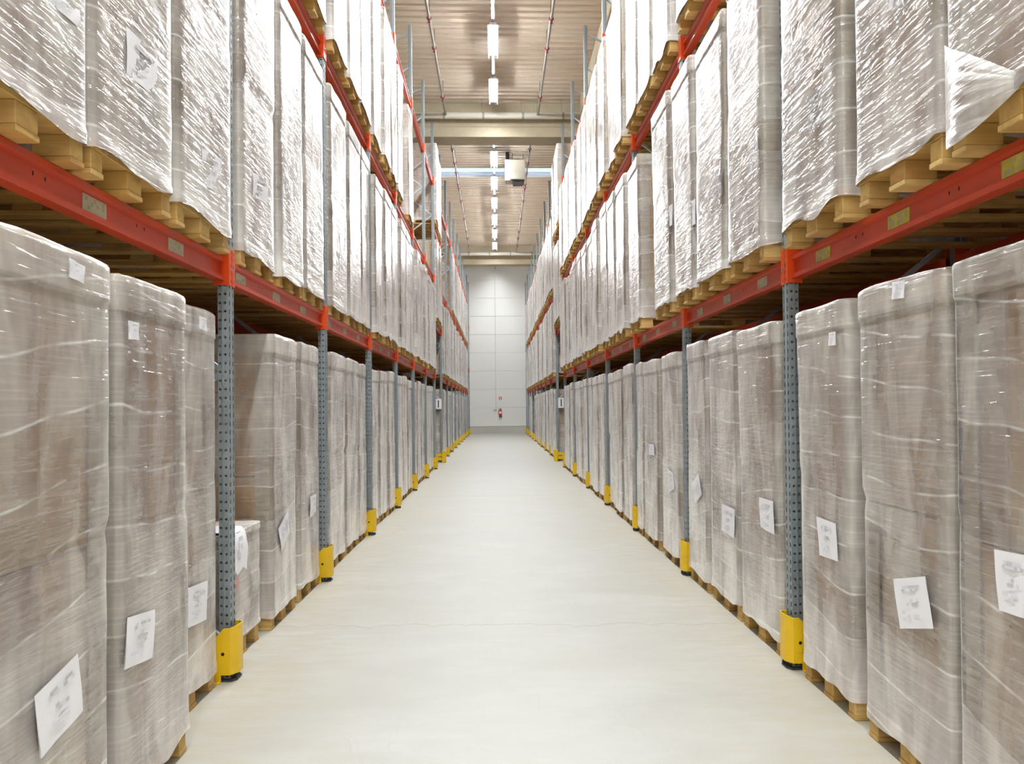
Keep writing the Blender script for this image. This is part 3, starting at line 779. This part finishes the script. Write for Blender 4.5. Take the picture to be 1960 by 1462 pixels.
# papers and stickers: photo-measured corners (y along the rack, z up) on the face of each load
QUADS = [
    ((-1, 0, 0, 0), 's', ((2.661, 0.693), (2.931, 0.746), (2.962, 0.544), (2.692, 0.492))),
    ((-1, 0, 0, 1), 's', ((3.323, 0.769), (3.582, 0.74), (3.559, 0.55), (3.289, 0.581))),
    ((-1, 0, 0, 2), 's', ((4.41, 0.654), (4.708, 0.633), (4.696, 0.427), (4.399, 0.453))),
    ((-1, 0, 0, 0), 'k', ((2.857, 2.06), (2.959, 2.048), (2.959, 1.989), (2.856, 1.997))),
    ((-1, 0, 0, 1), 'k', ((3.311, 1.9), (3.406, 1.9), (3.41, 1.833), (3.315, 1.829))),
    ((-1, 0, 0, 2), 'k', ((4.567, 2.053), (4.68, 2.051), (4.687, 1.981), (4.574, 1.985))),
    ((-1, 0, 1, 1), 's', ((6.49, 0.793), (6.535, 0.646), (6.311, 0.511), (6.211, 0.699))),
    ((-1, 0, 1, 2), 's', ((7.281, 0.82), (7.511, 0.819), (7.506, 0.67), (7.276, 0.636))),
    ((1, 0, 0, 0), 's', ((2.911, 1.049), (2.719, 1.059), (2.692, 0.853), (2.886, 0.844))),
    ((1, 0, 0, 1), 's', ((3.658, 0.797), (3.385, 0.862), (3.324, 0.668), (3.607, 0.596))),
    ((1, 0, 0, 2), 's', ((4.569, 0.951), (4.313, 0.947), (4.286, 0.758), (4.539, 0.749))),
    ((1, 0, 0, 1), 'k', ((3.609, 2.076), (3.497, 2.068), (3.499, 1.995), (3.611, 2.002))),
    ((1, 0, 0, 2), 'k', ((4.341, 1.922), (4.253, 1.922), (4.249, 1.853), (4.343, 1.855))),
    ((1, 0, 1, 0), 's', ((5.565, 0.951), (5.288, 0.954), (5.266, 0.746), (5.55, 0.759))),
    ((1, 0, 1, 1), 's', ((6.495, 0.806), (6.15, 0.799), (6.174, 0.585), (6.52, 0.599))),
    ((1, 0, 1, 2), 's', ((7.267, 0.978), (7.145, 0.808), (7.376, 0.707), (7.507, 0.868))),
    ((1, 0, 2, 0), 's', ((8.565, 0.921), (8.311, 0.898), (8.245, 0.751), (8.526, 0.683))),
    ((1, 0, 2, 1), 's', ((9.615, 1.122), (9.325, 1.134), (9.271, 1.012), (9.622, 1.004))),
    ((-1, 1, 0, 0), 's', ((2.865, 2.947), (3.116, 2.995), (3.116, 2.929), (2.872, 2.923))),
    ((-1, 1, 0, 1), 's', ((3.503, 3.111), (3.816, 3.116), (3.807, 2.924), (3.506, 2.921))),
    ((-1, 1, 0, 2), 's', ((4.411, 2.892), (4.712, 2.921), (4.709, 2.729), (4.408, 2.707))),
    ((-1, 1, 1, 0), 's', ((5.494, 3.064), (5.86, 3.111), (5.843, 2.94), (5.491, 2.913))),
    ((1, 1, 0, 2), 's', ((4.471, 3.16), (4.158, 3.157), (4.144, 2.958), (4.448, 2.958))),
    ((1, 1, 0, 1), 's', ((3.512, 3.333), (3.345, 3.287), (3.332, 3.147), (3.507, 3.186))),
    ((1, 1, 1, 0), 's', ((5.498, 3.22), (5.239, 3.216), (5.226, 3.03), (5.459, 3.022))),
    ((1, 1, 1, 1), 's', ((6.383, 3.289), (6.067, 3.275), (6.077, 3.067), (6.362, 3.067))),
    ((1, 1, 1, 2), 's', ((7.286, 3.264), (6.916, 3.242), (6.908, 3.035), (7.256, 3.056))),
    ((1, 1, 2, 0), 's', ((8.227, 3.449), (7.831, 3.416), (7.842, 3.225), (8.213, 3.254))),
]
for key, kind, q in QUADS:
    t, local, geo = LOADS[key]
    nm = 'paper_sheet' if kind == 's' else 'sticker'
    me = sheet_mesh(q, local, len(nm) + sum(key), nm, (.036 if kind == 'k' else .024 if key[1] == 0 else .011), True)
    o = obj(nm, me, t); o['label'] = 'white printed paper sheet' if kind == 's' else 'small white sticker'

# paper folded over the low load
t, local, (y0, y1, xf, top, base) = LOADS[(-1, 0, 1, 0)]
mb = MB(); V = []
for i in range(7):
    a = 5.20 + .055 * i
    for (dx, z) in ((-.22, top + .012), (-.08, top + .018), (-.0, top + .012), (.022, top - .015), (.026, top - .12), (.028, top - .25 + .02 * math.sin(i * 1.9))):
        V.append((dx + .006 * math.sin(i * 2.2 + z * 20), a - (y0 + y1) / 2 + (.02 if z < top - .1 else 0), z - base))
mb.add(V, [(i * 6 + k, i * 6 + k + 1, i * 6 + k + 7, i * 6 + k + 6) for i in range(6) for k in range(5)], 0, True)
for (a, z) in ((.14, .06), (.17, .06), (.20, .06), (.14, .11), (.2, .11), (.17, .16), (.14, .16)):
    mb.add([(.033, 5.2 + a + dy - (y0 + y1) / 2, top - z + dz - base) for dy, dz in ((0, 0), (.028, 0), (.028, .028), (0, .028))], [(0, 1, 2, 3)], 1)
o = obj('paper_sheet', mb.mesh('paper_sheet', [M['paper'], M['ink2']], recalc=False), t); o['label'] = 'white paper folded over the top edge'
mb = MB()
for (a, z, w) in ((5.19, .33, .05), (5.25, .31, .10), (5.30, .335, .06), (5.22, .37, .08)):
    mb.add([(.03, a + dy - (y0 + y1) / 2, top - z + dz - base) for dy, dz in ((0, 0), (w, .01), (w, .035), (0, .025))], [(0, 1, 2, 3)])
o = obj('red_print', mb.mesh('red_print', M['pinkink'], recalc=False), t); o['label'] = 'faded red printing'

# film pulled into a fan on the near right load of the first level
t, local, (y0, y1, xf, top, base) = LOADS[(1, 1, 0, 0)]
mb = MB(); V = []; NU, NVv = 26, 14
A0, A1, TIP = (3.03, 2.85), (3.03, 2.47), (2.557, 2.55)
rng = random.Random(5)
for i in range(NU + 1):
    u = i / NU; wr = rng.uniform(-1, 1)
    for k in range(NVv + 1):
        v = k / NVv
        ya = A0[0]; za = A0[1] + (A1[1] - A0[1]) * u
        sag = -.04 * math.sin(math.pi * v) * (1 if u > .5 else -.6) * abs(u - .5) * 2
        y = ya + (TIP[0] - ya) * v; z = za + (TIP[1] - za) * (v ** .92) + sag
        V.append(local(y, z, .012 + .06 * math.sin(math.pi * min(1, v * 1.1)) * (.5 + .5 * math.sin(math.pi * u)) + .008 * wr * (1 - v) * math.sin(math.pi * v)))
mb.add(V, [(i * (NVv + 1) + k, i * (NVv + 1) + k + 1, (i + 1) * (NVv + 1) + k + 1, (i + 1) * (NVv + 1) + k) for i in range(NU) for k in range(NVv)], 0, True)
o = obj('loose_film', mb.mesh('loose_film', M['film'], recalc=False), t); o['label'] = 'loose film pulled to a point'

# ---------------------------------------------------------------- ceiling lights, pipes, heater
m = MB(); m.box(-.075, .075, -.725, .725, .0, .06, 0, .012); m.box(-.03, .03, -.6, .6, .06, .11)
for q in (-1, 1): m.prism([(q * .086, -.030), (q * .102, -.110), (q * .106, -.110), (q * .090, -.030)], 'y', -.725, .725)
m.box(-.108, .108, -.725, .725, .001, .005)
HOUS = m.mesh('housing', M['housing'])
m = MB(); m.prism([(-.080, .0005), (-.080, -.030), (-.06, -.038), (.06, -.038), (.080, -.030), (.080, .0005)], 'y', -.72, .72); DIFF = m.mesh('diffuser', M['lamp'])
LIGHTS = [18.58 + 2.965 * k for k in range(-7, 11)]
LIGHTS = [y if y < 48 else 47.3 for y in LIGHTS]
LIGHTS = [y for y in LIGHTS if not any(b - .8 < y < b + 1.55 for b in BEAMS)]
vis = [y for y in LIGHTS if y > 17.5]
for y in LIGHTS:
    if y in vis:
        q = vis.index(y); w = 'nearest of the row' if q == 0 else '%s from camera' % ORD[q] if q < 9 else 'beside the back wall'
    else: w = 'overhead, %s before the frame edge' % ORD[len([a for a in LIGHTS if a < 17.5]) - 1 - LIGHTS.index(y)]
    t = thing('ceiling_light', 'bright fluorescent ceiling light, %s' % w, 'ceiling light', (.0, y, 9.55), 0, 'row of ceiling lights')
    obj('housing', HOUS, t); o = obj('diffuser', DIFF, t); o['label'] = 'glowing white diffuser'
for k, (x, y) in enumerate([(x, y) for y in (-3.2,) for x in (-5.2, -2.9, 2.9, 5.2)]):  # fill lights added out of view to brighten the near loads
    t = thing('ceiling_light', 'unseen fill light added over the cross aisle behind the camera, %s' % ('%s of the row' % ORD[k] if k < 4 else '%s of the rear row' % ORD[k - 4]), 'ceiling light', (x, y, 9.55), math.pi / 2, 'added fill lights over the cross aisle')
    obj('housing', HOUS, t); obj('diffuser', DIFF, t)
for k, (a, b) in enumerate(((YC - 5, 23.1), (BEAMS[1] + .8, 43.8), (BEAMS[2] + .8, WALL_Y - .1))):
    t = thing('light_rail', 'slotted metal rail carrying the %s ceiling lights' % ('nearer', 'farther', 'last')[k], 'light rail', (0, (a + b) / 2, 9.66), 0, 'rails for the lights')
    L = (b - a) / 2
    m = MB(); m.prism([(-.03, 0), (-.03, .05), (-.026, .05), (-.026, .004), (.026, .004), (.026, .05), (.03, .05), (.03, 0)], 'y', -L, L)
    y = -L + .1
    while y < L - .1:
        m.add([(-.006, y, -.0008), (.006, y, -.0008), (.006, y + .05, -.0008), (-.006, y + .05, -.0008)], [(0, 1, 2, 3)], 1); y += .12
    obj('rail', (m, [M['brace'], M['hole']]), t)
    m = MB(); y = -L + .4
    while y < L: m.tube([(0, y, .01), (0, y, CEIL - 9.66 + .03)], .004, 6); y += 1.48
    obj('hanger_rod', (m, M['dark']), t)

CL1 = [11.5, 14.2, 17.45, 18.9, 21.9]; CL2 = [25.0, 26.3, 27.8, 29.0, 30.5, 31.0, 32.9, 36.0, 38.6, 40.2, 42.0]
for (x, w, y0, y1, cl) in ((-1.30, 'left of the lights, before the roof beam', 5.0, 23.195, CL1), (1.20, 'right of the lights, before the roof beam', 5.0, 23.195, CL1),
                           (-1.28, 'left of the lights, beyond the roof beam', 24.3, 43.895, CL2), (1.10, 'right of the lights, beyond the roof beam', 24.3, 43.895, CL2)):
    t = thing('sprinkler_pipe', 'thin grey sprinkler pipe with red clamps, %s' % w, 'sprinkler pipe', (x, y0, 9.5), 0, 'sprinkler pipes under the roof')
    m = MB(); m.tube([(0, 0, 0), (0, y1 - y0, 0)], .028, 12); obj('pipe', (m, M['pipe']), t)
    for c in cl:
        m = MB(); m.tube([(0, c - y0 - .03, 0), (0, c - y0 + .03, 0)], .045, 12); m.tube([(0, c - y0, -.04), (0, c - y0, -.085)], .018, 8); m.tube([(0, c - y0, -.085), (0, c - y0, -.09)], .032, 8)
        m.bar((-.05, c - y0, 0), (.05, c - y0, 0), .03, .03); obj('pipe_clamp', (m, M['clamp']), t)
    m = MB()
    for c in cl: m.tube([(0, c - y0 + .12, .02), (0, c - y0 + .12, CEIL - 9.5 + .03)], .006, 6)
    obj('hanger_rod', (m, M['dark']), t)
for (y, w, z, x1) in ((23.3, 'in front of the nearer concrete roof beam', 9.5, WXR), (44.0, 'in front of the farther concrete roof beam', 9.43, WXR)):
    t = thing('cross_pipe', 'thick white pipe across the aisle %s' % w, 'pipe', (0, y, z), 0, 'white cross pipes')
    m = MB(); m.tube([(WXL, 0, 0), (x1, 0, 0)], .09, 20); obj('pipe', (m, M['wpipe']), t)
    for x in (-1.35, -.28, .80, 1.9):
        m = MB(); m.tube([(x - .03, 0, 0), (x + .03, 0, 0)], .096, 20); m.tube([(x - .05, 0, .09), (x - .05, 0, CEIL - z + .03)], .006, 6); obj('pipe_hanger', (m, M['pipe']), t)
# end pieces of the sprinkler pipes on the farther pipe
# unit heater
t = thing('unit_heater', 'cream box-shaped unit heater hanging under roof in front of skylight', 'heater', (.69, 28.0, 9.0))
m = MB(); m.box(-.33, .33, 0, .62, .02, .67, 0, .015); m.add([(-.2 + .006 * math.cos(R(60 * j)) , -.001, .45 + .006 * math.sin(R(60 * j))) for j in range(6)], [tuple(range(6))], 1); obj('casing', (m, [M['heater'], M['hole']]), t)
m = MB(); m.tube([(-.25, .2, .66), (-.25, .2, CEIL - 9.0 + .02)], .06, 14); obj('flue', (m, M['dark']), t)
m = MB(); m.tube([(.08, .3, .66), (.08, .3, .72)], [.22, .19], 20); obj('fan_ring', (m, M['dark']), t)
m = MB(); m.prism([(-.11, .03), (.31, .03), (.25, -.07), (-.06, -.07)], 'y', .08, .54)
for k in range(6): m.bar((-.08 + .07 * k, .06, -.03), (-.055 + .07 * k, .58, -.085), .02, .006)
obj('air_outlet', (m, M['dark']), t)
m = MB(); m.box(-.34, -.17, -.03, .02, -.03, .06, 0, .006); obj('control_box', (m, M['heater']), t)
for x in (-.08, .27):
    m = MB(); m.tube([(x, .3, .66), (x, .3, CEIL - 9.0 + .02)], .008, 6); obj('hanger_rod', (m, M['dark']), t)
m = MB(); m.tube([(-.33, .1, .5), (-.5, .0, .38), (-.66, -.1, .56)], .008, 6); obj('power_cable', (m, M['dark']), t)

# ---------------------------------------------------------------- back wall fittings
t = thing('fire_extinguisher', 'red fire extinguisher with black hose hung on the white back wall', 'fire extinguisher', (.245, WALL_Y - .10, .97))
m = MB(); m.tube([(0, 0, .04), (0, 0, .06), (0, 0, .38), (0, 0, .425), (0, 0, .45)], [.078, .082, .082, .055, .028], 20); obj('cylinder', (m, M['ered']), t)
m = MB(); m.tube([(0, 0, 0), (0, 0, .05)], [.08, .084], 20); obj('base_ring', (m, M['black']), t)
m = MB(); m.box(-.025, .03, -.025, .025, .445, .49, 0, .005); m.bar((-.02, 0, .48), (.07, -.01, .52), .02, .014); m.bar((-.02, 0, .46), (.075, -.01, .475), .02, .01); obj('valve_head', (m, M['dark']), t)
m = MB(); m.tube([(-.02, 0, .47), (-.09, -.01, .44), (-.125, -.02, .33), (-.12, -.02, .2), (-.085, -.03, .09)], .013, 8); obj('hose', (m, M['black']), t)
m = MB(); m.add([(.083 * math.sin(R(a)), -.083 * math.cos(R(a)), z) for z in (.20, .33) for a in range(-45, 46, 15)], [(i, i + 1, i + 8, i + 7) for i in range(6)]); o = obj('label_sticker', (m, M['paper']), t); o['label'] = 'pale instruction sticker'
m = MB(); m.box(-.03, .03, .07, .105, .36, .42); obj('wall_bracket', (m, M['dark']), t)
t = thing('extinguisher_sign', 'small red square sign with white pictogram above the extinguisher', 'sign', (.24, WALL_Y - .006, 1.98))
m = MB(); m.box(-.085, .085, -.004, .004, 0, .17, 0, .001); obj('sign_plate', (m, M['sred']), t)
m = MB(); m.tube([(0, -.0045, .0), (0, -.0055, .0)], .0001, 3)
m = MB(); m.add([(-.03, -.005, .015), (.03, -.005, .015), (.03, -.005, .115), (.012, -.005, .135), (.012, -.005, .155), (-.012, -.005, .155), (-.012, -.005, .135), (-.03, -.005, .115)], [tuple(range(8))]); obj('pictogram', (m, M['white']), t)
t = thing('wall_conduit', 'thin vertical conduit with small socket box on the back wall', 'conduit', (-.02, WALL_Y - .02, 1.36))
m = MB(); m.tube([(0, 0, .06), (0, 0, 7.9)], .014, 8); obj('pipe', (m, M['wpipe']), t)
m = MB(); m.box(-.13, .02, -.03, .02, -.02, .07, 0, .006); m.box(-.02, .04, -.05, -.02, -.03, .05, 0, .004); obj('socket_box', (m, M['heater']), t)
t = thing('cable_strip', 'white vertical cable strip on back wall beside the conduit', 'conduit', (.10, WALL_Y - .015, 3.4))
m = MB(); m.box(-.03, .03, -.012, .011, 0, 6.2, 0, .004); obj('strip', (m, M['wall']), t)

# ---------------------------------------------------------------- light, world, camera
w = bpy.data.worlds.new('sky'); sc.world = w; w.use_nodes = True
bg = w.node_tree.nodes['Background']; bg.inputs[0].default_value = (.72, .84, 1.0, 1); bg.inputs[1].default_value = 1.15

F, SX, SY, YAW, PIT, ROL, HC = 1640.0, 29.437, 29.175, .03634, .01107, -.00952, 1.55717
cam = bpy.data.cameras.new('camera'); co = bpy.data.objects.new('camera', cam); COL.objects.link(co)
cam.sensor_fit = 'HORIZONTAL'; cam.sensor_width = 36; cam.lens = F / 1960 * 36
cam.shift_x = -SX / 1960; cam.shift_y = SY / 1960
cam.clip_start = .05; cam.clip_end = 200
fw = Vector((math.sin(YAW) * math.cos(PIT), math.cos(YAW) * math.cos(PIT), math.sin(PIT)))
r0 = Vector((math.cos(YAW), -math.sin(YAW), 0)); u0 = r0.cross(fw)
rt = math.cos(ROL) * r0 + math.sin(ROL) * u0; up = -math.sin(ROL) * r0 + math.cos(ROL) * u0
mt = Matrix((rt, up, -fw)).transposed().to_4x4(); mt.translation = (0, 0, HC)
co.matrix_world = mt
sc.camera = co

vs = sc.view_settings
sc.display_settings.display_device = 'sRGB'
vs.view_transform = 'Standard'; vs.look = 'None'; vs.gamma = 1.0; vs.use_curve_mapping = False
vs.exposure = 0.37
cy = sc.cycles
cy.use_denoising = True
cy.max_bounces = 7; cy.diffuse_bounces = 5; cy.glossy_bounces = 2; cy.transparent_max_bounces = 12; cy.transmission_bounces = 2
cy.use_light_tree = False; cy.use_adaptive_sampling = True; cy.adaptive_threshold = .04; cy.adaptive_min_samples = 16
cy.caustics_reflective = False; cy.caustics_refractive = False; cy.sample_clamp_indirect = 6.0
